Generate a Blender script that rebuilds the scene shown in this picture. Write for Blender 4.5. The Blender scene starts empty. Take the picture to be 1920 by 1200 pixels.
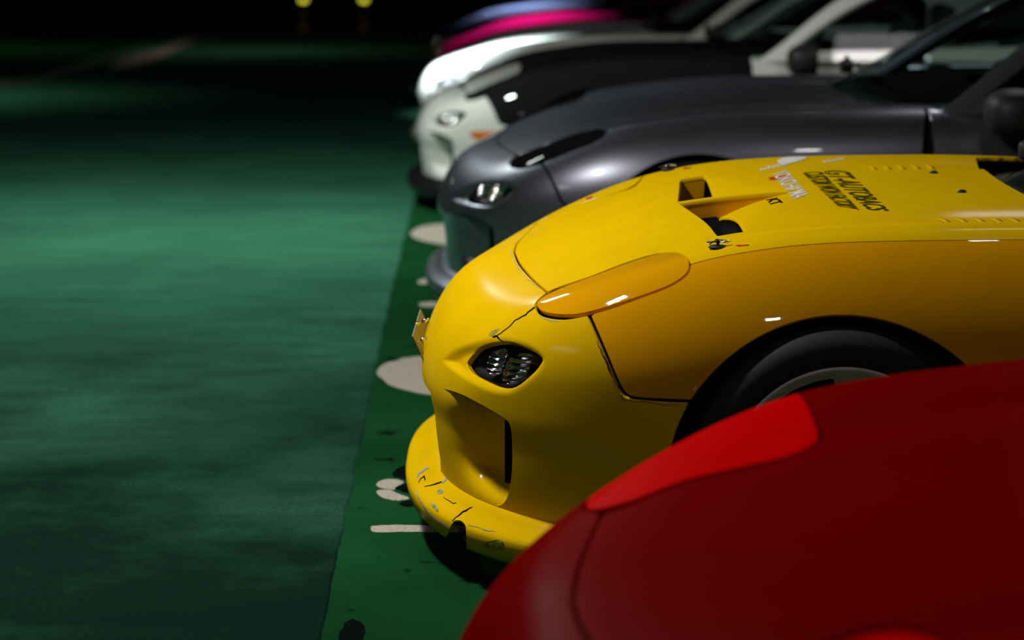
import bpy, bmesh, math, random
import numpy as np
from mathutils import Vector, Matrix
from mathutils.bvhtree import BVHTree
random.seed(4); np.random.seed(4)
SC = bpy.context.scene; COL = SC.collection

# ------------------------------------------------------------------ camera
F = 4250.0; CH = 1.465
TH = math.atan(810/F); PS = math.atan(45/(F/math.cos(TH)))
FW = np.array([math.sin(PS)*math.cos(TH), math.cos(PS)*math.cos(TH), -math.sin(TH)])
RT = np.array([math.cos(PS), -math.sin(PS), 0.0]); UP = np.cross(RT, FW)
CAMP = np.array([0, 0, CH])
cd = bpy.data.cameras.new('camera'); cam = bpy.data.objects.new('camera', cd); COL.objects.link(cam)
cam.matrix_world = Matrix(((RT[0], UP[0], -FW[0], 0), (RT[1], UP[1], -FW[1], 0), (RT[2], UP[2], -FW[2], CH), (0, 0, 0, 1)))
cd.sensor_width = 36; cd.lens = F/1920*36; cd.clip_start = .05; cd.clip_end = 200
cd.dof.use_dof = True; cd.dof.focus_distance = 4.85; cd.dof.aperture_fstop = 2.5
SC.camera = cam
# ------------------------------------------------------------------ world, exposure
w = bpy.data.worlds.new('night'); SC.world = w; w.use_nodes = True
w.node_tree.nodes['Background'].inputs[0].default_value = (.5, .75, .7, 1)
w.node_tree.nodes['Background'].inputs[1].default_value = .004
SC.view_settings.view_transform = 'Standard'; SC.view_settings.look = 'None'
SC.view_settings.gamma = 1; SC.view_settings.use_curve_mapping = False; SC.view_settings.exposure = 0
# ------------------------------------------------------------------ lamps of the parking hall, plus added fill lights
def area(name, loc, sx, sy, power, col, rot=(0, 0, 0), spread=180):
    l = bpy.data.lights.new(name, 'AREA'); l.shape = 'RECTANGLE'; l.size = sx; l.size_y = sy
    l.energy = power; l.color = col; l.spread = math.radians(spread)
    o = bpy.data.objects.new(name, l); COL.objects.link(o); o.location = loc; o.rotation_euler = rot
    return o
area('lamp_lane_near', (-.95, 5.1, 2.62), .24, .19, 66, (1, .97, .90))
area('lamp_lane_mid', (-1.35, 9.9, 2.62), .30, .20, 92, (.90, 1, .93))
area('lamp_bay_near', (.50, 2.5, 2.62), .14, .10, 5.5, (1, .90, .95))
area('lamp_bay_mid', (1.43, 5.5, 2.62), .12, .10, 1.8, (1, .95, .95))
area('lamp_bay_far', (2.25, 9.4, 2.62), .55, .30, 9, (1, .95, .95))
area('fill_fourth_nose', (-1.35, 14.1, 1.9), .16, .16, 46, (.80, .97, 1), (0, math.radians(-42), 0), 25)  # added narrow spot aimed at the fourth car's nose, not a hall fixture
area('fill_fifth_car', (.30, 17.4, 2.5), .3, .2, 15, (.95, .95, 1), (0, 0, 0), 38)  # added fill, brightens the magenta car only
area('fill_sixth_car', (.32, 20.6, 2.4), .3, .2, 22, (.9, .95, 1), (0, 0, 0), 38)  # invented light so the blue car shows at the end of the row
area('tube_left', (-3.4, 3.6, 2.60), .05, 1.2, 10, (1, .93, 1))
area('lamp_left', (-5.7, 19.3, 2.30), 1.2, .14, 20, (.8, 1, .85), (0, 0, 0), 110)
area('fill_red_post', (-7.2, 28.8, 2.0), 1.2, .14, 15, (1, .97, .85))  # added fill for the red post and the pillar beside it
area('fill_guard_posts', (-2.9, 28.2, 1.2), .2, .14, 5, (1, .9, .7))  # low light put in to pick out the guard post bands

# ------------------------------------------------------------------ materials
def lin(c):
    return tuple((v/255/12.92 if v/255 <= .04045 else ((v/255+.055)/1.055)**2.4) for v in c)+(1,)
def mat(name, col, rough=.4, metal=0, coat=0, spec=.5, trans=0, ior=1.45, emit=None, es=1, alpha=1):
    m = bpy.data.materials.new(name); m.use_nodes = True
    b = m.node_tree.nodes['Principled BSDF']
    b.inputs['Base Color'].default_value = tuple(col[:3])+(1,)
    b.inputs['Roughness'].default_value = rough; b.inputs['Metallic'].default_value = metal
    b.inputs['Coat Weight'].default_value = coat; b.inputs['Coat Roughness'].default_value = .03
    b.inputs['Specular IOR Level'].default_value = spec
    b.inputs['Transmission Weight'].default_value = trans; b.inputs['IOR'].default_value = ior
    if emit: b.inputs['Emission Color'].default_value = tuple(emit)+(1,); b.inputs['Emission Strength'].default_value = es
    m.diffuse_color = tuple(col[:3])+(1,)
    return m
def noisify(m, scale, amount, bump=0, detail=6, col2=None, lo=.35, hi=.65, coord='Object', stretch=(1, 1, 1)):
    nt = m.node_tree; b = nt.nodes['Principled BSDF']
    tc = nt.nodes.new('ShaderNodeTexCoord'); mp = nt.nodes.new('ShaderNodeMapping'); mp.inputs['Scale'].default_value = stretch
    n = nt.nodes.new('ShaderNodeTexNoise'); n.inputs['Scale'].default_value = scale; n.inputs['Detail'].default_value = detail
    nt.links.new(tc.outputs[coord], mp.inputs[0]); nt.links.new(mp.outputs[0], n.inputs['Vector'])
    if amount > 0:
        r = nt.nodes.new('ShaderNodeMapRange'); r.inputs[1].default_value = lo; r.inputs[2].default_value = hi
        mx = nt.nodes.new('ShaderNodeMix'); mx.data_type = 'RGBA'
        src = b.inputs['Base Color'].links[0].from_socket if b.inputs['Base Color'].links else None
        if src: nt.links.new(src, mx.inputs[6])
        else: mx.inputs[6].default_value = b.inputs['Base Color'].default_value
        c = b.inputs['Base Color'].default_value
        mx.inputs[7].default_value = col2 if col2 else (c[0]*(1-amount), c[1]*(1-amount), c[2]*(1-amount), 1)
        nt.links.new(n.outputs[0], r.inputs[0]); nt.links.new(r.outputs[0], mx.inputs[0])
        nt.links.new(mx.outputs[2], b.inputs['Base Color'])
    if bump > 0:
        bp = nt.nodes.new('ShaderNodeBump'); bp.inputs['Strength'].default_value = 1; bp.inputs['Distance'].default_value = bump
        if b.inputs['Normal'].links: nt.links.new(b.inputs['Normal'].links[0].from_socket, bp.inputs['Normal'])
        nt.links.new(n.outputs[0], bp.inputs['Height']); nt.links.new(bp.outputs[0], b.inputs['Normal'])
    return m
def paint(name, col, rough=.35, metal=0, coat=1, cr=.03):
    m = mat(name, col, max(rough, .5) if not metal else rough, metal, coat, spec=0 if not metal else .5)
    m.node_tree.nodes['Principled BSDF'].inputs['Coat Roughness'].default_value = cr
    return m
M = {}
M['yellow'] = noisify(paint('lemon_yellow_paint', (.76, .475, .0008), .38, 0, .16, .14), 7, .06)
M['amber'] = noisify(paint('amber_yellow_paint', (.74, .34, .0006), .38, 0, .7), 6, .06)
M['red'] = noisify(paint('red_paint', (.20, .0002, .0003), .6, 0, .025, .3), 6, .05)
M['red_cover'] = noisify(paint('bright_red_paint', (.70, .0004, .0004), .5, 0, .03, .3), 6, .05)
M['grey'] = noisify(paint('gunmetal_paint', (.21, .22, .265), .36, .85, .8), 5, .06)
M['white'] = noisify(paint('white_paint', (.72, .70, .66), .4), 5, .04)
M['black'] = noisify(paint('black_paint', (.012, .012, .013), .35, 0, .6), 5, .2)
M['magenta'] = noisify(paint('magenta_paint', (.45, .004, .10), .35), 5, .08)
M['blue'] = noisify(paint('steel_blue_paint', (.13, .17, .34), .35, .3), 5, .08)
M['dark'] = noisify(mat('dark_underbody', (.006, .006, .006), .9, spec=.1), 20, .5)
M['rubber'] = noisify(mat('tyre_rubber', (.014, .014, .014), .75), 60, .3, .0004)
M['plastic'] = noisify(mat('black_plastic', (.015, .015, .016), .55), 60, .3, .0002)
M['rim'] = noisify(mat('pale_grey_rim', (.78, .76, .73), .4, 0, .3), 12, .12)
M['chrome'] = noisify(mat('chrome', (.95, .95, .95), .13, 1), 30, .05)
M['steel'] = noisify(mat('brushed_steel', (.55, .54, .5), .3, 1), 40, .2)
M['plate'] = noisify(mat('plate_back', (.30, .27, .19), .45, .7), 25, .25)
def window_glass():
    m = bpy.data.materials.new('window_glass'); m.use_nodes = True; nt = m.node_tree; nt.nodes.clear()
    o = nt.nodes.new('ShaderNodeOutputMaterial'); t = nt.nodes.new('ShaderNodeBsdfTransparent'); t.inputs[0].default_value = (.62, .74, .70, 1)
    g = nt.nodes.new('ShaderNodeBsdfGlossy'); g.inputs['Roughness'].default_value = .01; f = nt.nodes.new('ShaderNodeFresnel'); f.inputs[0].default_value = 1.25
    k = nt.nodes.new('ShaderNodeMath'); k.operation = 'MULTIPLY'; k.inputs[1].default_value = .6; x = nt.nodes.new('ShaderNodeMixShader')
    nt.links.new(f.outputs[0], k.inputs[0]); nt.links.new(k.outputs[0], x.inputs[0]); nt.links.new(t.outputs[0], x.inputs[1]); nt.links.new(g.outputs[0], x.inputs[2]); nt.links.new(x.outputs[0], o.inputs[0])
    return m
M['glass'] = window_glass()
def thin_lens():
    m = window_glass(); m.name = 'clear_lens'
    for n in m.node_tree.nodes:
        if n.type == 'BSDF_TRANSPARENT': n.inputs[0].default_value = (.97, .97, .97, 1)
        if n.type == 'FRESNEL': n.inputs[0].default_value = 1.3
    return m
M['lens'] = thin_lens()
M['smoke'] = noisify(mat('dark_lens', (.008, .007, .008), .5, 0, .04, spec=0), 5, .1)
M['amberlens'] = noisify(mat('orange_marker_lens', (.75, .17, .01), .2, 0, .5), 8, .15)
M['housing'] = noisify(mat('lamp_housing', (.02, .021, .024), .28), 12, .3)
M['text_dark'] = noisify(mat('olive_black_print', (.085, .074, .004), .5, spec=0), 20, .2)
M['text_black'] = noisify(mat('black_print', (.012, .012, .012), .5, spec=0), 20, .2)
M['text_white'] = noisify(mat('white_print', (.78, .76, .72), .5, spec=0), 20, .1)
M['text_red'] = noisify(mat('red_print', (.55, .05, .02), .5, spec=0), 20, .1)
M['primer'] = noisify(mat('bare_primer', (.38, .37, .33), .7), 40, .5)
M['crack'] = noisify(mat('dark_crack', (.012, .01, .004), .9, spec=0), 40, .3)
M['touchup'] = noisify(mat('lime_touch_up', (.42, .42, .03), .5), 90, .6)
M['seat'] = noisify(mat('seat_fabric', (.03, .03, .035), .9), 80, .3)
M['teal_seat'] = noisify(mat('teal_seat_fabric', (.02, .06, .06), .9), 80, .3)

# ------------------------------------------------------------------ mesh helpers
def tag(o, label=None, cat=None, group=None, kind=None):
    if label: o['label'] = label
    if cat: o['category'] = cat
    if group: o['group'] = group
    if kind: o['kind'] = kind
    return o
def mk(name, V, Fc, smooth=True):
    V = np.asarray(V, float); Fc = np.asarray(Fc, np.int32)
    me = bpy.data.meshes.new(name); n = Fc.shape[1]
    me.vertices.add(len(V)); me.vertices.foreach_set('co', V.astype(np.float32).ravel())
    me.loops.add(Fc.size); me.loops.foreach_set('vertex_index', Fc.ravel())
    me.polygons.add(len(Fc)); me.polygons.foreach_set('loop_start', np.arange(0, Fc.size, n, dtype=np.int32))
    me.polygons.foreach_set('use_smooth', np.full(len(Fc), smooth)); me.update(); me.validate()
    me.materials.append(None)
    return me
def put(name, me, m, parent=None):
    o = bpy.data.objects.new(name, me); COL.objects.link(o)
    if not me.materials: me.materials.append(None)
    o.material_slots[0].link = 'OBJECT'; o.material_slots[0].material = m
    if parent: o.parent = parent
    return o
def bmmesh(name, bm, smooth=False):
    me = bpy.data.meshes.new(name); bm.to_mesh(me); bm.free()
    if smooth:
        for p in me.polygons: p.use_smooth = True
    me.materials.append(None)
    return me
def box(bm, c, s, rot=None, bev=0):
    r = bmesh.ops.create_cube(bm, size=1); vs = r['verts']
    bmesh.ops.scale(bm, vec=s, verts=vs)
    if bev:
        es = list({e for v in vs for e in v.link_edges})
        g = bmesh.ops.bevel(bm, geom=es, offset=bev, segments=2, affect='EDGES', profile=.5)
        vs = list({v for f in g['faces'] for v in f.verts} | {v for v in vs if v.is_valid})
    if rot is not None: bmesh.ops.rotate(bm, matrix=rot, verts=vs)
    bmesh.ops.translate(bm, vec=c, verts=vs)
def tube(bm, pts, r, seg=10, cap=True):
    rings = []
    pts = [Vector(p) for p in pts]
    for i, p in enumerate(pts):
        d = (pts[min(i+1, len(pts)-1)]-pts[max(i-1, 0)]).normalized()
        a = d.cross(Vector((0, 0, 1)) if abs(d.z) < .9 else Vector((1, 0, 0))).normalized(); b = d.cross(a)
        rr = r[i] if isinstance(r, (list, tuple)) else r
        rings.append([bm.verts.new(p+a*math.cos(t)*rr+b*math.sin(t)*rr) for t in [2*math.pi*k/seg for k in range(seg)]])
    for A, B in zip(rings, rings[1:]):
        for k in range(seg): bm.faces.new((A[k], A[(k+1) % seg], B[(k+1) % seg], B[k]))
    if cap: bm.faces.new(rings[0]); bm.faces.new(rings[-1][::-1])
def lathe(prof, seg=72, axis='y'):       # profile (radius, along-axis)
    t = np.linspace(0, 2*np.pi, seg, endpoint=False); V = []
    for r, h in prof: V += [(r*math.cos(a), h, r*math.sin(a)) for a in t]
    Fc = []
    for i in range(len(prof)-1):
        for k in range(seg): Fc.append((i*seg+k, i*seg+(k+1) % seg, (i+1)*seg+(k+1) % seg, (i+1)*seg+k))
    return V, Fc
class Spl:                                # natural cubic spline
    def __init__(s, pts):
        s.x = np.array([p[0] for p in pts], float); s.y = np.array([p[1] for p in pts], float); n = len(s.x)
        A = np.eye(n); r = np.zeros(n); h = np.diff(s.x)
        for i in range(1, n-1):
            A[i, i-1] = h[i-1]; A[i, i] = 2*(h[i-1]+h[i]); A[i, i+1] = h[i]
            r[i] = 6*((s.y[i+1]-s.y[i])/h[i]-(s.y[i]-s.y[i-1])/h[i-1])
        s.m = np.linalg.solve(A, r)
    def __call__(s, q):
        q = np.clip(q, s.x[0], s.x[-1]); i = np.clip(np.searchsorted(s.x, q)-1, 0, len(s.x)-2)
        h = s.x[i+1]-s.x[i]; a = (s.x[i+1]-q)/h; b = (q-s.x[i])/h
        return a*s.y[i]+b*s.y[i+1]+((a**3-a)*s.m[i]+(b**3-b)*s.m[i+1])*h*h/6
def ss(t): t = np.clip(t, 0, 1); return t*t*(3-2*t)
def smin(a, b, k):
    h = np.clip(.5+.5*(b-a)/k, 0, 1); return b*(1-h)+a*h-k*h*(1-h)
def curve(pts, n=8, closed=True):         # Catmull-Rom through points; a third value marks a corner
    P = [np.array(p[:2], float) for p in pts]; c = [len(p) > 2 for p in pts]; N = len(P); out = []
    for i in range(N if closed else N-1):
        p1, p2 = P[i], P[(i+1) % N]
        p0 = P[i-1] if not c[i] and (closed or i > 0) else p1-(p2-p1)
        p3 = P[(i+2) % N] if not c[(i+1) % N] and (closed or i < N-2) else p2+(p2-p1)
        for k in range(n):
            t = k/n
            out.append(.5*((2*p1)+(p2-p0)*t+(2*p0-5*p1+4*p2-p3)*t*t+(3*p1-p0-3*p2+p3)*t**3))
    if not closed: out.append(P[-1])
    return np.array(out)
def psdf(q, poly):                        # signed distance, positive inside
    out = np.empty(len(q)); A = poly; B = np.roll(poly, -1, 0); E_ = B-A; L = np.maximum((E_**2).sum(1), 1e-12)
    for s in range(0, len(q), 20000):
        p = q[s:s+20000]; d = p[:, None]-A[None]
        t = np.clip((d*E_).sum(2)/L, 0, 1); r = d-E_*t[..., None]; dist = np.sqrt((r**2).sum(2).min(1))
        yi = A[:, 1] > p[:, 1:2]; yj = B[:, 1] > p[:, 1:2]
        with np.errstate(divide='ignore', invalid='ignore'):
            xc = E_[:, 0]*(p[:, 1:2]-A[:, 1])/E_[:, 1]+A[:, 0]
        ins = ((yi != yj) & (p[:, 0:1] < xc)).sum(1) % 2 == 1
        out[s:s+20000] = np.where(ins, dist, -dist)
    return out
def clip(V, T, f, *att):                  # keep the part of the triangle mesh where f > 0
    f = np.where(np.abs(f) < 1e-9, 1e-9, f); pos = f[T] > 0; n = pos.sum(1)
    full = T[n == 3]; keys = {}; extra = []
    newT = [full]
    def edge(a, b):
        lo = np.minimum(a, b); hi = np.maximum(a, b); return lo.astype(np.int64)*len(V)+hi
    one = T[n == 1]; p1 = pos[n == 1]; two = T[n == 2]; p2 = pos[n == 2]
    def rot(T_, k): idx = (np.arange(3)[None]+k[:, None]) % 3; return np.take_along_axis(T_, idx, 1)
    one = rot(one, p1.argmax(1)); two = rot(two, (~p2).argmax(1))
    E1 = np.stack([edge(one[:, 0], one[:, 1]), edge(one[:, 0], one[:, 2])], 1)
    E2 = np.stack([edge(two[:, 0], two[:, 1]), edge(two[:, 0], two[:, 2])], 1)
    u, inv = np.unique(np.concatenate([E1.ravel(), E2.ravel()]), return_inverse=True)
    lo = (u//len(V)).astype(int); hi = (u % len(V)).astype(int)
    t = f[lo]/(f[lo]-f[hi]) if len(u) else np.zeros(0)
    res = []
    for X in (V,)+att:
        tt = t[:, None] if X.ndim == 2 else t
        res.append(np.concatenate([X, X[lo]*(1-tt)+X[hi]*tt]))
    i1 = inv[:E1.size].reshape(-1, 2)+len(V); i2 = inv[E1.size:].reshape(-1, 2)+len(V)
    newT.append(np.stack([one[:, 0], i1[:, 0], i1[:, 1]], 1))
    newT.append(np.stack([i2[:, 0], two[:, 1], two[:, 2]], 1)); newT.append(np.stack([i2[:, 0], two[:, 2], i2[:, 1]], 1))
    T2 = np.concatenate(newT)
    use, inv = np.unique(T2, return_inverse=True); T2 = inv.reshape(-1, 3)
    return [r[use] for r in res[:1]]+[T2]+[r[use] for r in res[1:]]
def flange(V, T, N, depth=.012, bev=.0016):
    E_ = np.concatenate([T[:, [0, 1]], T[:, [1, 2]], T[:, [2, 0]]])
    k = np.minimum(E_[:, 0], E_[:, 1]).astype(np.int64)*len(V)+np.maximum(E_[:, 0], E_[:, 1])
    u, idx, cnt = np.unique(k, return_index=True, return_counts=True); B = E_[idx[cnt == 1]]
    if not len(B): return V, T
    d = V[B[:, 1]]-V[B[:, 0]]; out = np.cross(d, N[B[:, 0]]+N[B[:, 1]]); out /= np.linalg.norm(out, axis=1)[:, None]+1e-12
    acc = np.zeros_like(V); np.add.at(acc, B[:, 0], out); np.add.at(acc, B[:, 1], out)
    bv = np.unique(B); a = acc[bv]; a /= np.linalg.norm(a, axis=1)[:, None]+1e-12
    mp = np.full(len(V), -1); mp[bv] = np.arange(len(bv)); r1 = V[bv]+a*bev-N[bv]*bev; r2 = r1-N[bv]*depth
    n = len(V); i0, j0 = mp[B[:, 0]]+n, mp[B[:, 1]]+n; i1, j1 = i0+len(bv), j0+len(bv); i2, j2 = i1+len(bv), j1+len(bv)
    nt = np.concatenate([np.stack(x, 1) for x in ((i0, i1, j1), (i0, j1, j0), (i1, i2, j2), (i1, j2, j1))])
    return np.concatenate([V, V[bv], r1, r2]), np.concatenate([T, nt])

# ------------------------------------------------------------------ the sports car body (car space: x back from the front axle, y across, z up)
AX, AY = .705, 5.26                      # where the yellow car stands
Tc = Spl([(-1.0, .40), (-.87, .500), (-.80, .558), (-.64, .627), (-.5, .676), (-.3, .730), (-.1, .757), (.1, .768), (.3, .774), (.56, .782), (.8, .80), (1.5, .83), (2.4, .87), (3.0, .88), (3.3, .86), (3.7, .78)])
Tr = Spl([(-1.0, .36), (-.87, .44), (-.80, .495), (-.64, .590), (-.5, .652), (-.3, .722), (0, .768), (.26, .777), (.55, .777), (.8, .768), (1.2, .775), (1.6, .80), (2.1, .85), (2.4, .87), (3.0, .87), (3.3, .85), (3.7, .76)])
Wa = Spl([(-1, .875), (-.3, .875), (0, .875), (.4, .872), (.75, .862), (1.1, .845), (1.5, .845), (2.0, .872), (2.4, .885), (2.7, .885), (3.6, .87)])
Oz = Spl([(.0, .09), (.05, .055), (.12, .03), (.25, .008), (.40, 0), (.5, .006), (.6, .026), (.7, .062), (.8, .12), (.95, .26)])
TcS = Spl([(-1.0, .385), (-.87, .465), (-.80, .52), (-.64, .590), (-.5, .632), (-.3, .684), (-.1, .716), (.1, .738), (.3, .755), (.56, .772), (.8, .80), (1.5, .83), (2.4, .87), (3.0, .88), (3.3, .86), (3.7, .78)])
TrS = Spl([(-1.0, .335), (-.87, .412), (-.80, .467), (-.64, .560), (-.5, .622), (-.3, .693), (-.1, .728), (.1, .752), (.3, .760), (.55, .762), (.8, .765), (1.2, .775), (1.6, .80), (2.1, .85), (2.4, .87), (3.0, .87), (3.3, .85), (3.7, .76)])
STOCK = False
def body_S(P):
    X, Y, Z = P[..., 0], P[..., 1], P[..., 2]; ay = np.sqrt(Y*Y+1e-6)
    if STOCK: c = TcS(X)-.006; w_ = ss((ay-.08)/.60); e0 = .70; cr = TrS(X)
    else: c = Tc(X); w_ = ss(ay/.62); e0 = .66; cr = Tr(X)
    T = c*(1-w_)+cr*w_-2.3*np.maximum(ay-e0, 0)**2
    T = T-.013*np.exp(-((ay-.46)/.09)**2)*ss((X+.5)/.3)*ss((.9-X)/.3)
    dT = (Tc(X+.01)-Tc(X-.01))/.02
    fT = (T-Z)/np.sqrt(1+dT*dT)
    fx = np.maximum(-X, 0)/.866; bx = np.maximum(X-2.5, 0)/.92
    fx = fx*.866/(.866-.012*ss((.39-Z)/.09))
    r = ((ay/Wa(X))**2.6+fx**2.6+bx**2.6)**(1/2.6)
    d = (1-r)*.87-Oz(Z)
    return smin(smin(fT, d, .13), (Z-.03), .05)
Tb = Spl([(.3, .62), (.45, .72), (.62, .805), (.9, .965), (1.2, 1.115), (1.45, 1.185), (1.7, 1.205), (2.0, 1.19), (2.4, 1.125), (2.8, 1.01), (3.05, .925), (3.25, .84), (3.6, .7)])
def cab_S(P):
    X, Y, Z = P[..., 0], P[..., 1], P[..., 2]; ay = np.sqrt(Y*Y+1e-6)
    Xp = X-.42*ay*ay*ss((1.9-X)/.6); T = Tb(Xp)-.05*ay*ay
    W = .755-.58*(Z-.78)-.10*np.maximum(X-2.0, 0)**2
    return smin((T-Z)*.85, (W-ay)*.87, .07)
def grad(Sf, P, e=.0015):
    g = np.stack([Sf(P+np.eye(3)[i]*e)-Sf(P-np.eye(3)[i]*e) for i in range(3)], -1)
    return -g/(np.linalg.norm(g, axis=-1)[..., None]+1e-12)
def shoot(Sf, O, D, tmax=1.6):
    lo = np.zeros(O.shape[:-1]); hi = np.full(O.shape[:-1], tmax)
    for _ in range(30):
        m = (lo+hi)/2; s = Sf(O+D*m[..., None]) > 0; lo = np.where(s, m, lo); hi = np.where(s, hi, m)
    return O+D*((lo+hi)/2)[..., None]
def gridmesh(P):
    a, b = P.shape[:2]; i = np.arange((a-1)*(b-1)); r = i//(b-1); c = i % (b-1); q = r*b+c
    return P.reshape(-1, 3), np.concatenate([np.stack([q, q+b, q+b+1], 1), np.stack([q, q+b+1, q+1], 1)])
def weld(V, T, *att):
    k = np.round(V*2e5).astype(np.int64); u, idx, inv = np.unique(k, axis=0, return_index=True, return_inverse=True)
    inv = inv.ravel(); T = inv[T]; T = T[(T[:, 0] != T[:, 1]) & (T[:, 1] != T[:, 2]) & (T[:, 0] != T[:, 2])]
    return [V[idx], T]+[a[idx] for a in att]
def dome(Sf, x0, x1, zc, step, nphi, front=True, dense=.6):
    phi = np.concatenate([np.linspace(-28, 208, nphi), np.linspace(212, 332, 20)])*math.pi/180
    xs = np.concatenate([np.arange(x0, dense, step), np.linspace(max(dense, x0), x1, 110)])
    O1 = np.zeros((len(xs), len(phi), 3)); O1[..., 0] = xs[:, None]; O1[..., 2] = zc
    D1 = np.zeros_like(O1); D1[..., 1] = np.cos(phi); D1[..., 2] = np.sin(phi)
    if front:
        al = np.linspace(0, math.pi/2, int(.85/step)+1)[1:][::-1]
        O0 = np.zeros((len(al), len(phi), 3)); O0[..., 0] = x0; O0[..., 2] = zc
        D0 = np.stack([-np.sin(al)[:, None]+0*phi, np.cos(al)[:, None]*np.cos(phi), np.cos(al)[:, None]*np.sin(phi)], -1)
        O1 = np.concatenate([O0, O1]); D1 = np.concatenate([D0, D1])
    P = shoot(Sf, O1, D1); V, T = gridmesh(P); V, T = weld(V, T)
    return V, T
def dpx(P):                               # where a point of the near half of the yellow car falls in the photograph
    Q = np.stack([P[:, 0]+AX, -np.abs(P[:, 1])+AY, P[:, 2]], 1)-CAMP; z = Q@FW
    return np.stack([960+F*(Q@RT)/z, 600-F*(Q@UP)/z], 1)
def hit(px, py, Sf=body_S, t0=3.0, t1=8.5):  # first point of the car surface behind photo pixel (car space)
    px = np.asarray(px, float); py = np.asarray(py, float)
    D = FW+RT*((px-960)/F)[..., None]-UP*((py-600)/F)[..., None]
    O = CAMP-np.array([AX, AY, 0]); O = np.broadcast_to(O, D.shape)
    ts = np.linspace(t0, t1, 180); best = np.full(px.shape, np.nan); prev = None
    for a in ts:
        s = Sf(O+D*a) > 0
        best = np.where(np.isnan(best) & s, a, best)
    b = np.where(np.isnan(best), 5.0, best); lo = b-(ts[1]-ts[0]); hi = b.copy()
    for _ in range(24):
        m = (lo+hi)/2; s = Sf(O+D*m[..., None]) > 0; hi = np.where(s, m, hi); lo = np.where(s, lo, m)
    return O+D*hi[..., None], D
C1 = 'c'
COVER = curve([(1008, 571), (1014, 580), (1030, 586), (1060, 589), (1090, 587), (1130, 577), (1190, 558), (1245, 538), (1275, 522), (1289, 508), (1291, 495), (1287, 484), (1273, 476), (1250, 475), (1220, 480), (1170, 496), (1110, 519), (1060, 537), (1025, 553), (1011, 563)])
OPEN = curve([(1002, 577), (1010, 590), (1028, 597), (1055, 600), (1080, 597), (1110, 590), (1150, 578), (1200, 560), (1250, 541), (1280, 524), (1293.5, 510), (1295, 494), (1290, 482), (1275, 473), (1250, 472), (1220, 477), (1170, 493), (1110, 516), (1060, 533), (1030, 545), (1012, 558), (1003, 568)])
SEAM = [(2250, 448), (1990, 449), (1900, 449.5), (1750, 451), (1640, 453), (1560, 456), (1480, 462), (1400, 473), (1340, 484), (1294, 496)]
HOOD = curve([(1029, 547, 1), (1001, 522), (978, 495), (969, 478), (963, 458), (955, 430), (930, 300, 1), (1500, 100, 1), (2250, 100, 1)]+[(a, b-.9)+((1,) if i in (0, 9) else ()) for i, (a, b) in enumerate(SEAM)]+[(1240, 510, 1)])
BUMP = curve([(1025, 551, 1), (997, 526), (973, 499), (964, 480), (958, 458), (950, 430), (915, 300, 1), (500, 300, 1), (500, 1400, 1), (1500, 1400, 1), (1500, 757, 1), (1281, 757), (1200, 752), (1176, 748), (1163, 738), (1154, 722), (1130, 662), (1099, 590, 1), (1060, 570, 1)])
FEND = curve([(1108, 588, 1), (1135, 650), (1161, 712), (1172, 732), (1185, 741), (1210, 744.5), (1300, 749, 1), (1300, 1400, 1), (2250, 1400, 1)]+[(a, b+.9)+((1,) if i in (0, 9) else ()) for i, (a, b) in enumerate(SEAM)]+[(1240, 530, 1)])
FOG = curve([(865, 682), (873, 665), (890, 650), (915, 641), (940, 638), (965, 641), (997, 656), (1014, 668), (1016, 674), (1007, 691), (990, 709), (972, 724), (952, 731), (928, 728), (897, 713), (877, 700)])
POCK = curve([(826, 676, 1), (850, 655), (880, 643), (925, 633), (965, 636), (1000, 650), (1022, 671), (1012, 694), (992, 714), (970, 730), (948, 738), (915, 733), (880, 716), (850, 697)])
DUCT = curve([(829, 728, 1), (860, 737), (900, 757), (944, 783), (957, 800), (960.5, 840), (960, 880), (956, 915), (947, 940), (930, 948), (890, 930), (850, 905), (832, 893, 1), (829, 820)])
rest = {}
def lift(V):                              # the same spot on the yellow car's skin
    if not STOCK: return V
    ay = np.abs(V[:, 1]); X = V[:, 0]
    a = TcS(X)-.006; w1 = ss((ay-.08)/.60); t1 = a*(1-w1)+TrS(X)*w1-2.3*np.maximum(ay-.70, 0)**2
    w2 = ss(ay/.62); t2 = Tc(X)*(1-w2)+Tr(X)*w2-2.3*np.maximum(ay-.66, 0)**2
    return V+np.stack([0*ay, 0*ay, (t2-t1)*ss((V[:, 2]-t1+.12)/.10)], 1)
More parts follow.
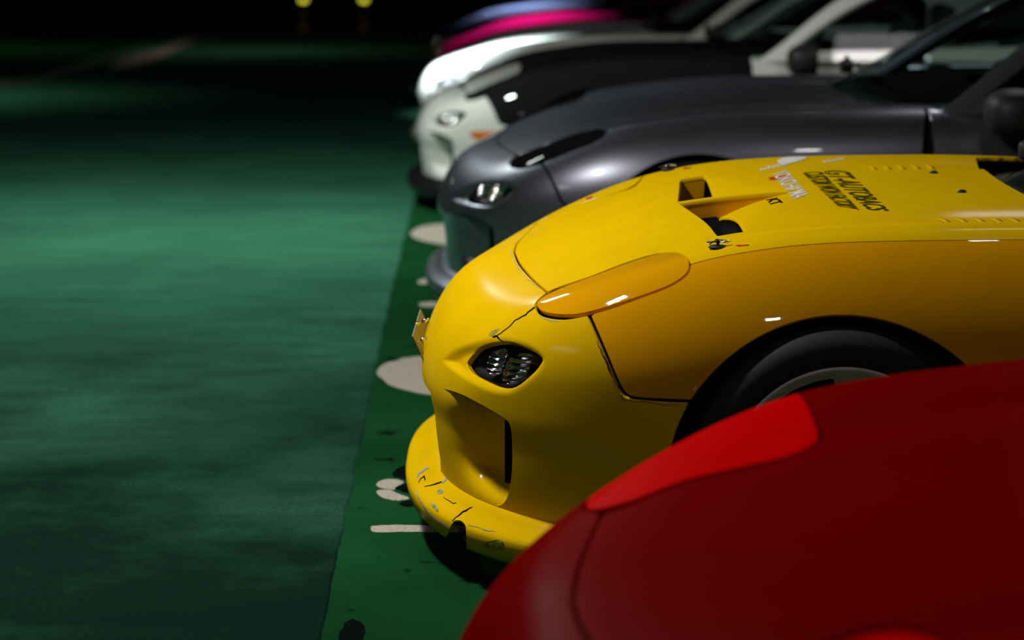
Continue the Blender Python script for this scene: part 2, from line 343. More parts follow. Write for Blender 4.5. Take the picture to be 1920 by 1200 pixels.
def fields(V):
    q = dpx(lift(V)); X, Y, Z = V.T; ay = np.abs(Y); k = 1/900.
    r = np.hypot(X, (Z-.295)*1.04); arch = np.where(ay > .5, r-.349, 1.0)
    rr = np.hypot(X-2.425, Z-.295); arch2 = np.where(ay > .5, rr-.347, 1.0)
    side = Z-.115
    cw = (.57+.24*ss((ay-.3)/.4) if STOCK else .512+.05*(ay/.6)**2+.2*ss((ay-.60)/.07))-X
    cov = psdf(q, COVER)*k; opn = psdf(q, OPEN)*k
    hood = np.minimum.reduce([psdf(q, HOOD)*k, -opn, cw])
    bump = np.minimum.reduce([psdf(q, BUMP)*k, -opn, arch, Z-.13, -.12-X, -psdf(q, FOG)*k])
    duct = psdf(q, DUCT)*k; duct = np.where(X < -.5, duct, -1)
    mouth = np.where(X < -.6, np.minimum(.325-ay, np.minimum(Z-.15, .36-Z)), -1)
    bump = np.minimum.reduce([bump, -duct, -mouth])
    sd = ay-.60
    fend = np.minimum.reduce([psdf(q, FEND)*k, -opn, arch, side, .7535-X])
    door = np.minimum.reduce([X-.7565, 1.93-X, sd, Z-.20, .90-Z])
    sill = np.minimum.reduce([X-.42, 1.95-X, .195-Z, side, sd, np.hypot(X, Z-.295)-.347])
    cabhole = np.minimum.reduce([.70-ay, X-.5, 3.05-X, Z-.5])
    rear = np.minimum.reduce([X-1.935, side, arch2, -np.where(X < 3.02, np.minimum(.69-ay, Z-.5), -1)])
    return dict(cover=cov, hood=hood, bumper=bump, fender=fend, door=door, sill=sill, rear=rear, fog=psdf(q, FOG)*k-.0012)
def pocket(V, N):
    q = dpx(lift(V)); s = psdf(q, POCK); m = (V[:, 0] < -.4)
    return V-N*(np.where(m, .013*ss(s/16.), 0))[:, None]
PARTS = {}
def side_split(V, T, N, sgn):
    m = (V[T].mean(1)[:, 1]*sgn > 0); T = T[m]; use, inv = np.unique(T, return_inverse=True)
    return V[use], inv.reshape(-1, 3), N[use]
def body_parts(tagname, step, nphi, extra=None):
    V, T = dome(body_S, -.35, 3.05, .36, step, nphi)
    # rear half dome
    al = np.linspace(0, math.pi/2, 26)[1:]; phi = np.concatenate([np.linspace(-28, 208, nphi), np.linspace(212, 332, 20)])*math.pi/180
    O = np.zeros((27, len(phi), 3)); O[..., 0] = 3.05; O[..., 2] = .36; al = np.concatenate([[0], al, [math.pi/2]])[:27]
    D = np.stack([np.sin(al)[:, None]+0*phi, np.cos(al)[:, None]*np.cos(phi), np.cos(al)[:, None]*np.sin(phi)], -1)
    V2, T2 = gridmesh(shoot(body_S, O, D)); T = np.concatenate([T, T2+len(V)]); V = np.concatenate([V, V2]); V, T = weld(V, T)
    tn = np.cross(V[T[:, 1]]-V[T[:, 0]], V[T[:, 2]]-V[T[:, 0]]); N = grad(body_S, V)
    fl = (tn*N[T[:, 0]]).sum(1) < 0; T[fl] = T[fl][:, ::-1]
    f = fields(V)
    if extra: extra(V, f)
    out = {}
    for key, split in (('cover', 1), ('hood', 0), ('bumper', 0), ('fender', 1), ('door', 1), ('sill', 1), ('rear', 0), ('fog', 1)):
        Vc, Tc_, Nc = clip(V, T, f[key], N)
        if key in ('bumper', 'fog'): Vc = pocket(Vc, Nc)
        for sg in ((-1, 1) if split else (0,)):
            v, t, n = side_split(Vc, Tc_, Nc, sg) if sg else (Vc, Tc_, Nc)
            if not len(t): continue
            if key == 'fog': v = v-n*.002
            v, t = flange(v, t, n, .010 if key == 'bumper' else .008)
            out[(key, sg)] = mk(tagname+'_'+key, v, t)
    # dark inner shell, 2 cm under the skin
    g = np.minimum.reduce([np.hypot(V[:, 0], V[:, 2]-.295)-.36+np.where(np.abs(V[:, 1]) < .5, 9, 0), np.hypot(V[:, 0]-2.425, V[:, 2]-.295)-.36+np.where(np.abs(V[:, 1]) < .5, 9, 0),
                           V[:, 2]-.13, -np.where(V[:, 0] < -.5, psdf(dpx(V), FOG)/900+.012, -1),
                           -np.where(V[:, 0] < -.5, psdf(dpx(V), DUCT)/900+.03, -1), -np.where(V[:, 0] < -.6, np.minimum(.33-np.abs(V[:, 1]), .38-V[:, 2]), -1),
                           -np.where((V[:, 0] > .5) & (V[:, 0] < 3.0), np.minimum(.68-np.abs(V[:, 1]), V[:, 2]-.5), -1)])
    if extra: g = np.minimum(g, np.where((np.abs(V[:, 1]) < .58) & (V[:, 0] > -.33) & (V[:, 0] < .12) & (V[:, 2] > .5), -1, 1))
    Vs, Ts, Ns = clip(V, T, g, N); out['shell'] = mk(tagname+'_shell', Vs-Ns*.022, Ts)
    return out

# ---- cabin
def cab_parts():
    phi = np.linspace(-4, 184, 200)*math.pi/180; xs = np.linspace(.55, 3.15, 330)
    O = np.zeros((len(xs), len(phi), 3)); O[..., 0] = xs[:, None]; O[..., 2] = .60
    ok = cab_S(O) > 0
    D = np.zeros_like(O); D[..., 1] = np.cos(phi); D[..., 2] = np.sin(phi)
    V, T = gridmesh(shoot(cab_S, O, D, 1.2)); T = T[(np.linalg.norm((V-O.reshape(-1, 3)), axis=1) > .08)[T].all(1)]
    N = grad(cab_S, V); tn = np.cross(V[T[:, 1]]-V[T[:, 0]], V[T[:, 2]]-V[T[:, 0]]); fl = (tn*N[T[:, 0]]).sum(1) < 0; T[fl] = T[fl][:, ::-1]
    X, Y, Z = V.T; ay = np.abs(Y); Xp = X-.42*ay*ay*ss((1.9-X)/.6)
    W = .755-.58*(Z-.78)-.10*np.maximum(X-2.0, 0)**2
    base = Z-.755
    ws = np.minimum.reduce([W-.062-ay, 1.27-Xp, base])
    rw = np.minimum.reduce([W-.075-ay, X-2.12, Z-.90, 3.02-X])
    SW = curve([(.93, .80, 1), (1.18, .965), (1.42, 1.075), (1.62, 1.115), (1.85, 1.115), (2.05, 1.085), (2.18, 1.02), (2.22, .93), (2.19, .86), (2.10, .82, 1)])
    sw = np.minimum(psdf(np.stack([X+.0, Z], 1), SW), ay-W+.075)
    shell = np.minimum.reduce([-ws-.004, -rw-.004, -sw-.004, base, 3.1-X, N[:, 2]*0+1])
    out = {}
    for key, f in (('windshield', ws), ('rear_glass', rw), ('side_glass', sw), ('cab', shell)):
        v, t, n = clip(V, T, f, N)
        if key == 'side_glass':
            for sg in (-1, 1):
                v1, t1, n1 = side_split(v, t, n, sg); out[(key, sg)] = mk('side_glass', v1-n1*.004, t1)
        else:
            if key != 'cab': v = v-n*.003
            else: v, t = flange(v, t, n, .025, .002)
            out[(key, 0)] = mk(key, v, t)
    return out
CAB = cab_parts()

# vent triangles of the yellow hood (x, y of the near half)
def hxy(px, py): p, _ = hit(np.array([px]), np.array([py])); return p[0]
VF1, VF2, VB, VC = hxy(1265, 371), hxy(1345, 443), hxy(1401, 434), hxy(1505, 345)
VENTC = .03; RIB = VENTC-.010
for q in (VF1, VC): q[1] = RIB
VA = VF1+(VC-VF1)*.33
def yellow_extra(V, f):
    q = np.stack([V[:, 0], VENTC-np.abs(V[:, 1]-VENTC)], 1); poly = np.array([VF1[:2], VF2[:2], VB[:2], VC[:2]])
    g = psdf(q, poly); g = np.where(V[:, 2] > .6, g, -1); f['hood'] = np.minimum(f['hood'], -g)
PY = body_parts('yellow', .0055, 470, yellow_extra)
STOCK = True
PG = body_parts('car', .011, 250)
keep = (COVER, OPEN, HOOD, BUMP)             # the red car wears larger lamp covers and a longer hood
def grow(P):
    o = np.array([1293., 500.]); u = np.array([.966, -.26]); v = np.array([-.26, -.966]); d = P-o; b = d@v+14
    return o+np.outer(d@u*1.10, u)+np.outer(np.where(b > 0, b*1.45, b)-14, v)
COVER, OPEN = grow(COVER), grow(OPEN)
HOOD = HOOD-np.stack([26*ss((1120-HOOD[:, 0])/90), 0*HOOD[:, 0]], 1)
BUMP = BUMP-np.stack([26*ss((1120-BUMP[:, 0])/90)*(BUMP[:, 1] < 565), 0*BUMP[:, 0]], 1)
PR = body_parts('red', .011, 250); COVER, OPEN, HOOD, BUMP = keep
STOCK = False

def patch(pxr, pyr, nx, ny, depthf, fieldf=None, along='ray'):
    gx, gy = np.meshgrid(np.linspace(*pxr, nx), np.linspace(*pyr, ny)); P, D = hit(gx.ravel(), gy.ravel())
    N = grad(body_S, P); q = np.stack([gx.ravel(), gy.ravel()], 1); d = depthf(q)
    V = P+D/np.linalg.norm(D, axis=1)[:, None]*d[:, None] if along == 'ray' else P-N*d[:, None]
    _, T = gridmesh(V.reshape(ny, nx, 3))
    tn = np.cross(V[T[:, 1]]-V[T[:, 0]], V[T[:, 2]]-V[T[:, 0]]); fl = (tn*N[T[:, 0]]).sum(1) < 0; T[fl] = T[fl][:, ::-1]
    if fieldf is not None: V, T = clip(V, T, fieldf(q))[:2]
    return V, T
def mirror(V, T): return V*np.array([1, -1, 1]), T[:, ::-1]
MISC = {}
def two(key, V, T):
    MISC[(key, -1)] = mk(key, V, T); V, T = mirror(V, T); MISC[(key, 1)] = mk(key, V, T)
# duct interior
def ddep(q):
    be = np.interp(q[:, 0], [826, 850, 890, 935, 965], [894, 905, 930, 949, 952])
    return -.0004+.115*ss((q[:, 0]-824)/115)*ss((be+6-q[:, 1])/75)
two('duct_wall', *patch((822, 968), (716, 956), 60, 90, ddep, lambda q: np.minimum(psdf(q, DUCT)+5, np.where(q[:, 1] < 905, 946.5-q[:, 0], 60))))
two('duct_backing', *patch((880, 975), (710, 965), 12, 18, lambda q: .17+0*q[:, 0]))
# fog lamp innards
two('lamp_housing', *patch((858, 1024), (630, 738), 44, 34, lambda q: .030+.02*ss(psdf(q, FOG)/30), lambda q: psdf(q, FOG)+2, 'n'))
def refl(cx, cy, rx, ry, sh, tl=0):
    def lp(q): y = (q[:, 1]-cy)/ry; x = (q[:, 0]-cx+sh*(q[:, 1]-cy))/rx; return x, y
    def dep(q): x, y = lp(q); r = x*x+y*y; return .016+tl*x+.018*np.clip(1-np.abs(x)**3-.6*y*y, 0, 1)+.0013*np.cos(y*15)
    def fld(q): x, y = lp(q); return 1-np.sqrt(np.abs(x)**2.6+np.abs(y)**2.6)
    return patch((cx-rx*1.9, cx+rx*1.9), (cy-ry*1.1, cy+ry*1.1), 70, 150, dep, fld, 'n')
two('reflector_a', *refl(920, 672, 17, 28, .30)); two('reflector_b', *refl(959, 688, 20, 33, .42, .006))
# splitter lip swept round the nose
def splitter():
    th = np.linspace(-1, 1, 240); pts = []
    a = np.sign(th)*np.abs(th)**.75*1.5
    for t in a:
        c, s = abs(math.cos(t))**(2/2.6), abs(math.sin(t))**(2/2.6); pts.append((-.866*c, .875*s*np.sign(t)))
    pts = np.array(pts); pts[np.abs(th).argmin(), 1] = 0
    d = np.gradient(pts, axis=0); n = np.stack([-d[:, 1], d[:, 0]], 1); n /= np.linalg.norm(n, axis=1)[:, None]
    n *= np.sign((n*pts).sum(1))[:, None]
    prof = [(-.05, .175), (-.028, .172), (-.012, .158), (.000, .149), (.014, .143), (.026, .138), (.033, .133), (.036, .126), (.035, .112), (.028, .088), (.014, .074), (-.03, .074), (-.08, .075)]
    V = np.zeros((len(pts), len(prof), 3)); fr = ss((-.30-pts[:, 0])/.35)
    for j, (o, z) in enumerate(prof):
        oo = o*(.35+.65*fr) if o > 0 else o
        V[:, j, :2] = pts+n*oo[:, None] if not np.isscalar(oo) else pts+n*oo
        V[:, j, 2] = z-.018*(1-ss((np.abs(pts[:, 1]))/.6))*0
    V, T = gridmesh(V); N = np.zeros_like(V)
    tn = np.cross(V[T[:, 1]]-V[T[:, 0]], V[T[:, 2]]-V[T[:, 0]])
    for k in range(3): np.add.at(N, T[:, k], tn)
    N /= np.linalg.norm(N, axis=1)[:, None]+1e-12
    if (N[:, 2]*(V[:, 2] > .13)).sum() < 0: T = T[:, ::-1]; N = -N
    return V, T, N
SV, ST, SN = splitter(); SV, ST, SN = clip(SV, ST, -.352-SV[:, 0], SN); MISC['splitter'] = mk('splitter', SV, ST)
CHIP = curve([(845, 988, 1), (850, 977), (862, 975), (869, 980), (873, 986), (874, 1003, 1), (876, 1050, 1), (835, 1050, 1), (836, 1003, 1)], 4)
f = -psdf(dpx(SV), CHIP)/900; f[SV[:, 1] > 0] = 1
v_, t_, n_ = clip(SV, ST, np.where(SV[:, 2] > .05, f, f), SN); MISC['splitter_chipped'] = mk('splitter', *flange(v_, t_, n_, .004, .0005))

# ------------------------------------------------------------------ wheel
def wheel_meshes():
    out = {}
    R = .302; W = .112
    pr = [(.222, W-.012), (.232, W+.004), (.25, W+.010), (.272, W+.006), (.288, W-.004), (.298, W-.02), (R, W-.04)]
    prof = pr+[(R, .04), (R-.004, .038), (R-.004, .03), (R, .028), (R, -.028), (R-.004, -.03), (R-.004, -.038), (R, -.04)]+[(a, -b) for a, b in pr[::-1]]
    V, Fc = lathe([(a, -b) for a, b in prof], 120); out['tyre'] = mk('tyre', V, Fc)
    rp = [(.221, -W+.006), (.230, -W-.006), (.2275, -W-.009), (.221, -W-.004), (.219, -W+.006), (.212, -W+.012), (.205, -W+.012), (.201, -W+.022), (.196, -W+.05), (.192, -.0), (.20, .09), (.215, .10)]
    V, Fc = lathe(rp, 120); out['rim'] = mk('rim', V, Fc)
    bm = bmesh.new()
    for k in range(1):
        a0 = math.radians(82+72*k)
        ring = []
        for r, w_, y, th_ in ((.035, .034, -W+.045, .03), (.07, .026, -W+.035, .03), (.12, .024, -W+.028, .026), (.165, .028, -W+.026, .022), (.19, .040, -W+.030, .02), (.203, .055, -W+.036, .02)):
            c = Vector((math.cos(a0)*r, 0, math.sin(a0)*r)); t = Vector((-math.sin(a0), 0, math.cos(a0)))
            ring.append([bm.verts.new(c+t*s*w_+Vector((0, yy, 0))) for s, yy in ((-1, y+.004), (-.72, y), (.72, y), (1, y+.004), (1, y+th_), (-1, y+th_))])
        for A, B in zip(ring, ring[1:]):
            for j in range(6): bm.faces.new((A[j], A[(j+1) % 6], B[(j+1) % 6], B[j]))
        bm.faces.new(ring[0][::-1]); bm.faces.new(ring[-1])
    bmesh.ops.recalc_face_normals(bm, faces=bm.faces)
    out['spoke'] = bmmesh('spoke', bm)
    V, Fc = lathe([(.001, -W+.02), (.030, -W+.022), (.034, -W+.028), (.06, -W+.036), (.066, -W+.05), (.066, .0)], 48); out['hub'] = mk('hub', V, Fc)
    V, Fc = lathe([(.001, .005), (.14, .005), (.15, .008), (.15, .02), (.14, .024), (.001, .024)], 60); out['disc'] = mk('brake_disc', V, Fc)
    return out
WM = wheel_meshes()
def spoke_single():
    outs = []
    me = WM['spoke']
    return me
def arch_liner():
    a = np.linspace(-20, 200, 40)*math.pi/180; V = []
    for y in (.50, .79):
        for t in a: V.append((.362*math.cos(t), y, .295+.362*math.sin(t)))
    n = len(a); Fc = [(k, k+1, n+k+1, n+k) for k in range(n-1)]
    for k in range(1, n-1): Fc.append((0, k, k+1, k+1))
    Fc = [f_ for f_ in Fc if len(set(f_)) == 4]
    bm = bmesh.new(); vs = [bm.verts.new(v) for v in V]
    for f_ in Fc: bm.faces.new([vs[i] for i in f_])
    bm.faces.new(vs[:n])
    return bmmesh('wheel_arch_liner', bm, True)
LINER = arch_liner()

# ------------------------------------------------------------------ interior and small parts of every car
def seat_mesh():
    bm = bmesh.new()
    box(bm, (0, 0, .30), (.50, .48, .16), bev=.05)
    box(bm, (.27, 0, .58), (.14, .46, .62), Matrix.Rotation(math.radians(0), 3, 'Y'), .05)
    box(bm, (.30, 0, .93), (.10, .26, .18), bev=.04)
    return bmmesh('seat', bm, True)
def dash_mesh():
    bm = bmesh.new(); n = 24; rings = []
    prof = [(.62, .70), (.64, .775), (.72, .795), (.86, .80), (.98, .805), (1.04, .79), (1.06, .74), (1.05, .62), (1.0, .5)]
    for i in range(n+1):
        y = -.66+1.32*i/n; hump = .035*math.exp(-((y-.33)/.16)**2)
        dx = .16*(y/.66)**2
        rings.append([bm.verts.new((x+(dx if x < .95 else 0), y, z-.03*(y/.66)**2+(hump if .9 < x < 1.05 else 0))) for x, z in prof])
    for A, B in zip(rings, rings[1:]):
        for j in range(len(prof)-1): bm.faces.new((A[j], B[j], B[j+1], A[j+1]))
    return bmmesh('dashboard', bm, True)
def steer_mesh():
    bm = bmesh.new(); pts = []
    rot = Matrix.Rotation(math.radians(-65), 3, 'Y')
    ring = [rot@Vector((.17*math.cos(t), .17*math.sin(t), 0)) for t in np.linspace(0, 2*math.pi, 33)]
    tube(bm, ring, .014, 8, False)
    for t in (0.3, 2.8, 4.7): tube(bm, [rot@Vector((.03*math.cos(t), .03*math.sin(t), -.01)), rot@Vector((.165*math.cos(t), .165*math.sin(t), 0))], .012, 6)
    tube(bm, [rot@Vector((0, 0, .01)), rot@Vector((0, 0, -.05))], .045, 16)
    return bmmesh('steering_wheel', bm, True)
def mirror_mesh():
    bm = bmesh.new(); bmesh.ops.create_uvsphere(bm, u_segments=28, v_segments=18, radius=1)
    for v in bm.verts:
        x, y, z = v.co; s = lambda t, p: math.copysign(abs(t)**p, t)
        v.co = (s(x, .8)*.075+(.03 if y < 0 else 0)*0, s(y, .75)*.105, s(z, .75)*.068)
        if v.co.x > .03: v.co.x = .03
    return bmmesh('mirror_housing', bm, True)
def block(name, c, s, bev=0, smooth=False):
    bm = bmesh.new(); box(bm, c, s, bev=bev); return bmmesh(name, bm, smooth)
SEAT, DASH, STEER, MIRR = seat_mesh(), dash_mesh(), steer_mesh(), mirror_mesh()
def stalk_mesh():
    bm = bmesh.new(); box(bm, (0, 0, 0), (.05, .10, .03), bev=.008); return bmmesh('mirror_stalk', bm, True)
STALK = stalk_mesh()
def radiator():
    bm = bmesh.new(); box(bm, (-.52, 0, .28), (.05, .70, .30))
    for k in range(26): box(bm, (-.548, 0, .14+k*.011), (.004, .66, .003))
    return bmmesh('radiator', bm)
RAD = radiator()
def wiper_mesh():
    bm = bmesh.new()
    tube(bm, [(.66, .45, .815), (.63, .25, .845), (.60, -.05, .855)], [.012, .010, .006], 8)
    tube(bm, [(.66, .42, .85), (.61, .1, .868), (.60, -.1, .862), (.63, -.35, .845)], .007, 6)
    box(bm, (.665, .45, .81), (.05, .05, .05), bev=.012)
    return bmmesh('wiper', bm, True)
WIPE = wiper_mesh()
def cowl_mesh():
    V = []; Fc = []; n = 25; pr = [(.50, -.045), (.60, -.035), (.70, -.02), (.78, -.035), (.86, -.06)]
    for i in range(n):
        y = -.70+1.40*i/(n-1)
        for x, dz in pr:
            xx = x+.16*(y/.7)**2; z = float(Tc(np.array(xx)))*(1-(y/.7)**2)+float(Tr(np.array(xx)))*(y/.7)**2
            V.append((xx, y, z+dz))
    m = len(pr); Fc = [(i*m+j, i*m+j+1, (i+1)*m+j+1, (i+1)*m+j) for i in range(n-1) for j in range(m-1)]
    return mk('cowl_panel', V, Fc)
COWL = cowl_mesh()

def car(label, x, y, z, P, mats, group=None):
    t = bpy.data.objects.new('sports_car', None); COL.objects.link(t); t.location = (x, y, z); t.empty_display_size = .3
    tag(t, label, 'car', group)
    g = lambda k: mats.get(k, mats['body'])
    res = {'root': t}
    for key, nm in (('cover', 'headlight_cover'), ('fender', 'front_fender'), ('door', 'door'), ('sill', 'side_sill'), ('fog', None)):
        if nm is None: continue
        for sg in (-1, 1):
            if (key, sg) in P: res[(key, sg)] = put(nm, P[(key, sg)], g(key), t)
    for key, nm in (('hood', 'hood'), ('bumper', 'front_bumper'), ('rear', 'rear_body')):
        res[key] = put(nm, P[(key, 0)], g(key), t)
    put('inner_shell', P['shell'], M['dark'], t)
    put('radiator', RAD, M['dark'], t)
    res['splitter'] = put('front_splitter', MISC['splitter_chipped'] if mats.get('chip') else MISC['splitter'], g('splitter'), t)
    for sg in (-1, 1):
        put('duct_wall', MISC[('duct_wall', sg)], g('duct'), t); put('duct_backing', MISC[('duct_backing', sg)], M['dark'], t)
        hl = bpy.data.objects.new('fog_lamp', None); COL.objects.link(hl); hl.parent = t; hl.empty_display_size = .05
        put('lens', P[('fog', sg)], M['lens'], hl); put('lamp_housing', MISC[('lamp_housing', sg)], M['housing'], hl)
        put('reflector', MISC[('reflector_a', sg)], M['chrome'], hl); put('reflector', MISC[('reflector_b', sg)], M['chrome'], hl)
        if sg == -1: res['fog'] = hl
        for xw in (0, 2.425):
            l = put('wheel_arch_liner', LINER, M['dark'], t); l.location = (xw, 0, 0); l.scale = (1, sg, 1)
            wh = bpy.data.objects.new('wheel', None); COL.objects.link(wh); wh.parent = t; wh.empty_display_size = .1
            wh.location = (xw, sg*.752, .302); wh.scale = (1, -sg, 1)
            put('tyre', WM['tyre'], M['rubber'], wh); put('rim', WM['rim'], g('rim'), wh); [setattr(put('spoke', WM['spoke'], g('rim'), wh), 'rotation_euler', (0, math.radians(72*k), 0)) for k in range(5)]
            put('hub', WM['hub'], g('rim'), wh); put('brake_disc', WM['disc'], M['steel'], wh)
    put('cabin_shell', CAB[('cab', 0)], g('cab'), t)
    put('windshield', CAB[('windshield', 0)], M['glass'], t); put('rear_window', CAB[('rear_glass', 0)], M['glass'], t)
    for sg in (-1, 1):
        put('side_window', CAB[('side_glass', sg)], M['glass'], t)
        st = put('seat', SEAT, mats.get('seat', M['seat']), t); st.location = (1.42, sg*.36, -.02)
        mi = put('door_mirror', MIRR, M['plastic'], t); mi.location = (.99, sg*.90, .765); mi.scale = (1.25, 1.1, 1.15)
        k = put('stalk', STALK, M['plastic'], mi); k.location = (.02, -sg*.11, -.05)
    put('dashboard', DASH, M['dark'], t); s = put('steering_wheel', STEER, M['plastic'], t); s.location = (1.16, .33, .68)
    put('wiper', WIPE, M['plastic'], t); put('cowl_panel', COWL, M['plastic'], t)
    return res

M['rim']  # pale rims on every car
DY = 0
CARS = {}
CARS['yellow'] = car('scuffed two-tone yellow sports car with hood vents and chipped front lip', AX, AY, 0, PY,
                     dict(body=M['amber'], hood=M['yellow'], bumper=M['yellow'], cover=M['amber'], splitter=M['yellow'], duct=M['yellow'], fender=M['amber'], rim=M['rim'], chip=True))
def FZ(y): return -.026*max(y-8.0, 0)
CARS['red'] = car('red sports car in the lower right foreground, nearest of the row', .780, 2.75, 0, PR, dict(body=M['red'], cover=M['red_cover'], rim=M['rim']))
CARS['grey'] = car('gunmetal grey sports car parked just behind the yellow one', .675, 8.05, FZ(8.05), PG, dict(body=M['grey'], cover=M['smoke'], seat=M['teal_seat']))
CARS['third'] = car('white sports car with black hood and black front fender behind the grey one', .49, 11.45, FZ(11.45), PG,
                    dict(body=M['white'], hood=M['black'], fender=M['black'], cover=M['black'], splitter=M['black']))
CARS['fourth'] = car('all white sports car with a brightly lit nose behind the black-hooded one', .41, 14.4, FZ(14.4), PG, dict(body=M['white']))
CARS['fifth'] = car('dark magenta sports car between the white one and the blue one', .434, 17.3, FZ(17.3), PG, dict(body=M['magenta']))
CARS['sixth'] = car('steel blue sports car at the far end of the row', .344, 20.2, FZ(20.2), PG, dict(body=M['blue']))

# ------------------------------------------------------------------ floor, lane, walls, ceiling
def slab(name, x0, x1, m):
    bm = bmesh.new(); rows = []
    for y, z in ((-2, 0), (8, 0), (36, -.728)): rows.append([bm.verts.new(p) for p in ((x0, y, z), (x1, y, z), (x1, y, z-.2), (x0, y, z-.2))])
    for A, B in zip(rows, rows[1:]):
        for i in range(4): bm.faces.new((A[i], A[(i+1) % 4], B[(i+1) % 4], B[i]))
    bm.faces.new(rows[0]); bm.faces.new(rows[-1]); bmesh.ops.recalc_face_normals(bm, faces=bm.faces)
    return tag(put(name, bmmesh(name, bm), m), kind='structure')
def plane(name, x0, x1, y0, y1, z, m, th=0):
    bm = bmesh.new(); box(bm, ((x0+x1)/2, (y0+y1)/2, z-th/2), (x1-x0, y1-y0, th)); o = put(name, bmmesh(name, bm), m); tag(o, kind='structure'); return o
mf = mat('green_bay_paint', (.0085, .066, .020), .7, spec=0)
noisify(mf, 1.6, .35, 0, 5); noisify(mf, 9, 1, .0012, 8, (.004, .007, .006, 1), .63, .70); noisify(mf, 55, 1, .0006, 4, (.006, .01, .008, 1), .70, .74); noisify(mf, 2.2, 1, 0, 8, lin((48, 50, 24)), .66, .80)
floor = slab('floor', -9, 9, mf)
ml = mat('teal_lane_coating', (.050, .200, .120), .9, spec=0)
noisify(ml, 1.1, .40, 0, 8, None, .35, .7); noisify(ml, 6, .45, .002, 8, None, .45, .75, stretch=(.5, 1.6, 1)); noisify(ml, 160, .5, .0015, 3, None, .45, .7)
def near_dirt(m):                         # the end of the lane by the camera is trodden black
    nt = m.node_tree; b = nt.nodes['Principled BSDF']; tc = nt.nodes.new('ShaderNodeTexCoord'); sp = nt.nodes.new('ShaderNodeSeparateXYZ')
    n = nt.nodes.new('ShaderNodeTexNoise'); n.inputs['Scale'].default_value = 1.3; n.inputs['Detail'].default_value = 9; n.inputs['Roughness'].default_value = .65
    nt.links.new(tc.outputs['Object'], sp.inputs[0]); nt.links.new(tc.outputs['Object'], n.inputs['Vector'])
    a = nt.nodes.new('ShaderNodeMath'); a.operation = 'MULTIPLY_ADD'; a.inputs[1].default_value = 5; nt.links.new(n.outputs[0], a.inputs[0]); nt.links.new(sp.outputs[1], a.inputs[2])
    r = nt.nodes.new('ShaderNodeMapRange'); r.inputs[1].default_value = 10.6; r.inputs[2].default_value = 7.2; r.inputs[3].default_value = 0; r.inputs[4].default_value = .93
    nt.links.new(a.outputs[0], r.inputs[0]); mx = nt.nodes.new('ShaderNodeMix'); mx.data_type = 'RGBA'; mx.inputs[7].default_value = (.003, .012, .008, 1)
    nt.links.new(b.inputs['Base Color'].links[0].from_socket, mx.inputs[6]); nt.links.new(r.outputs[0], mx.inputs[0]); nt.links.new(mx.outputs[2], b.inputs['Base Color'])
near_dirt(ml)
def lane():
    ys = np.arange(-1.9, 35.9, .03); e = -.3355-.0058*(ys-4.3)
    rn = np.random.RandomState(3); j = np.convolve(rn.randn(len(ys)+8), np.ones(5)/5, 'same')[:len(ys)]*.004
    bm = bmesh.new(); rows = []
    for k, yy in enumerate(ys):
        xe = e[k]+j[k]
        zf = FZ(yy); rows.append([bm.verts.new(p) for p in ((-4.6, yy, zf), (-4.6, yy, zf+.004), (xe-.006, yy, zf+.004), (xe, yy, zf))])
    for A, B in zip(rows, rows[1:]):
        for i in range(3): bm.faces.new((A[i], B[i], B[i+1], A[i+1]))
    bmesh.ops.recalc_face_normals(bm, faces=bm.faces)
    return bmmesh('floor', bm)
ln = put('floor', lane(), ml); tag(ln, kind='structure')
conc = noisify(mat('dark_concrete', (.012, .013, .012), .9, spec=.1), 3, .4, .003)
tag(plane('ceiling', -9, 9, -2, 36, 2.85, conc, .2), kind='structure')
def wall(name, x0, x1, y0, y1): 
    bm = bmesh.new(); box(bm, ((x0+x1)/2, (y0+y1)/2, .96), (x1-x0, y1-y0, 3.40)); tag(put(name, bmmesh(name, bm), conc), kind='structure')
wall('wall_far', -9, 9, 36, 36.2); wall('wall_left', -9.2, -9, -2, 36); wall('wall_right', 9, 9.2, -2, 36)

# ground marks
def gpt(px, py, z=0.0):
    d = FW+RT*(px-960)/F-UP*(py-600)/F; zz = z
    for _ in range(12): P = CAMP+d*(zz-CH)/d[2]; zz = z+FZ(P[1])
    return P
mw = noisify(mat('worn_white_floor_paint', (.50, .44, .36), .8), 130, .35, .0008); noisify(mw, 60, 1, 0, 6, (.02, .04, .03, 1), .66, .70)
ms = noisify(mat('tar_stain', (.004, .007, .006), .9, spec=0), 30, .3)
def mark(name, poly, m, h=.0016, n=4, rag=.6):
    c = curve(poly, n); c = c+np.random.randn(*c.shape)*rag*.5
    bm = bmesh.new(); top = [bm.verts.new(gpt(a, b, h)) for a, b in c]; bot = [bm.verts.new(Vector(v.co)-Vector((0, 0, h*.9))) for v in top]
    bm.faces.new(top)
    for i in range(len(top)): bm.faces.new((top[i], top[i-1], bot[i-1], bot[i]))
    bmesh.ops.triangulate(bm, faces=[bm.faces[:][0]]) if False else None
    bmesh.ops.recalc_face_normals(bm, faces=bm.faces)
    o = put(name, bmmesh(name, bm), m, floor); return o
mark('painted_bar', [(696, 986, 1), (740, 984), (800, 985), (880, 988, 1), (880, 998, 1), (800, 997), (760, 997), (720, 998), (700, 997), (695, 992)], mw)
mark('painted_letter', [(706, 910), (712, 902), (728, 898), (745, 899), (757, 904), (750, 909), (742, 913), (738, 918), (720, 916)], mw)
mark('painted_letter', [(706, 921), (720, 918), (735, 920), (745, 925), (760, 930), (767, 935), (750, 938), (735, 937), (715, 932)], mw)
mark('painted_letter', [(774, 934), (785, 929), (800, 928), (830, 930, 1), (830, 937, 1), (800, 937), (785, 936)], mw)
mark('painted_letter', [(706, 699), (720, 682), (745, 676), (755, 671), (800, 667), (850, 668, 1), (850, 742, 1), (800, 739), (750, 728), (728, 720), (720, 712)], mw)
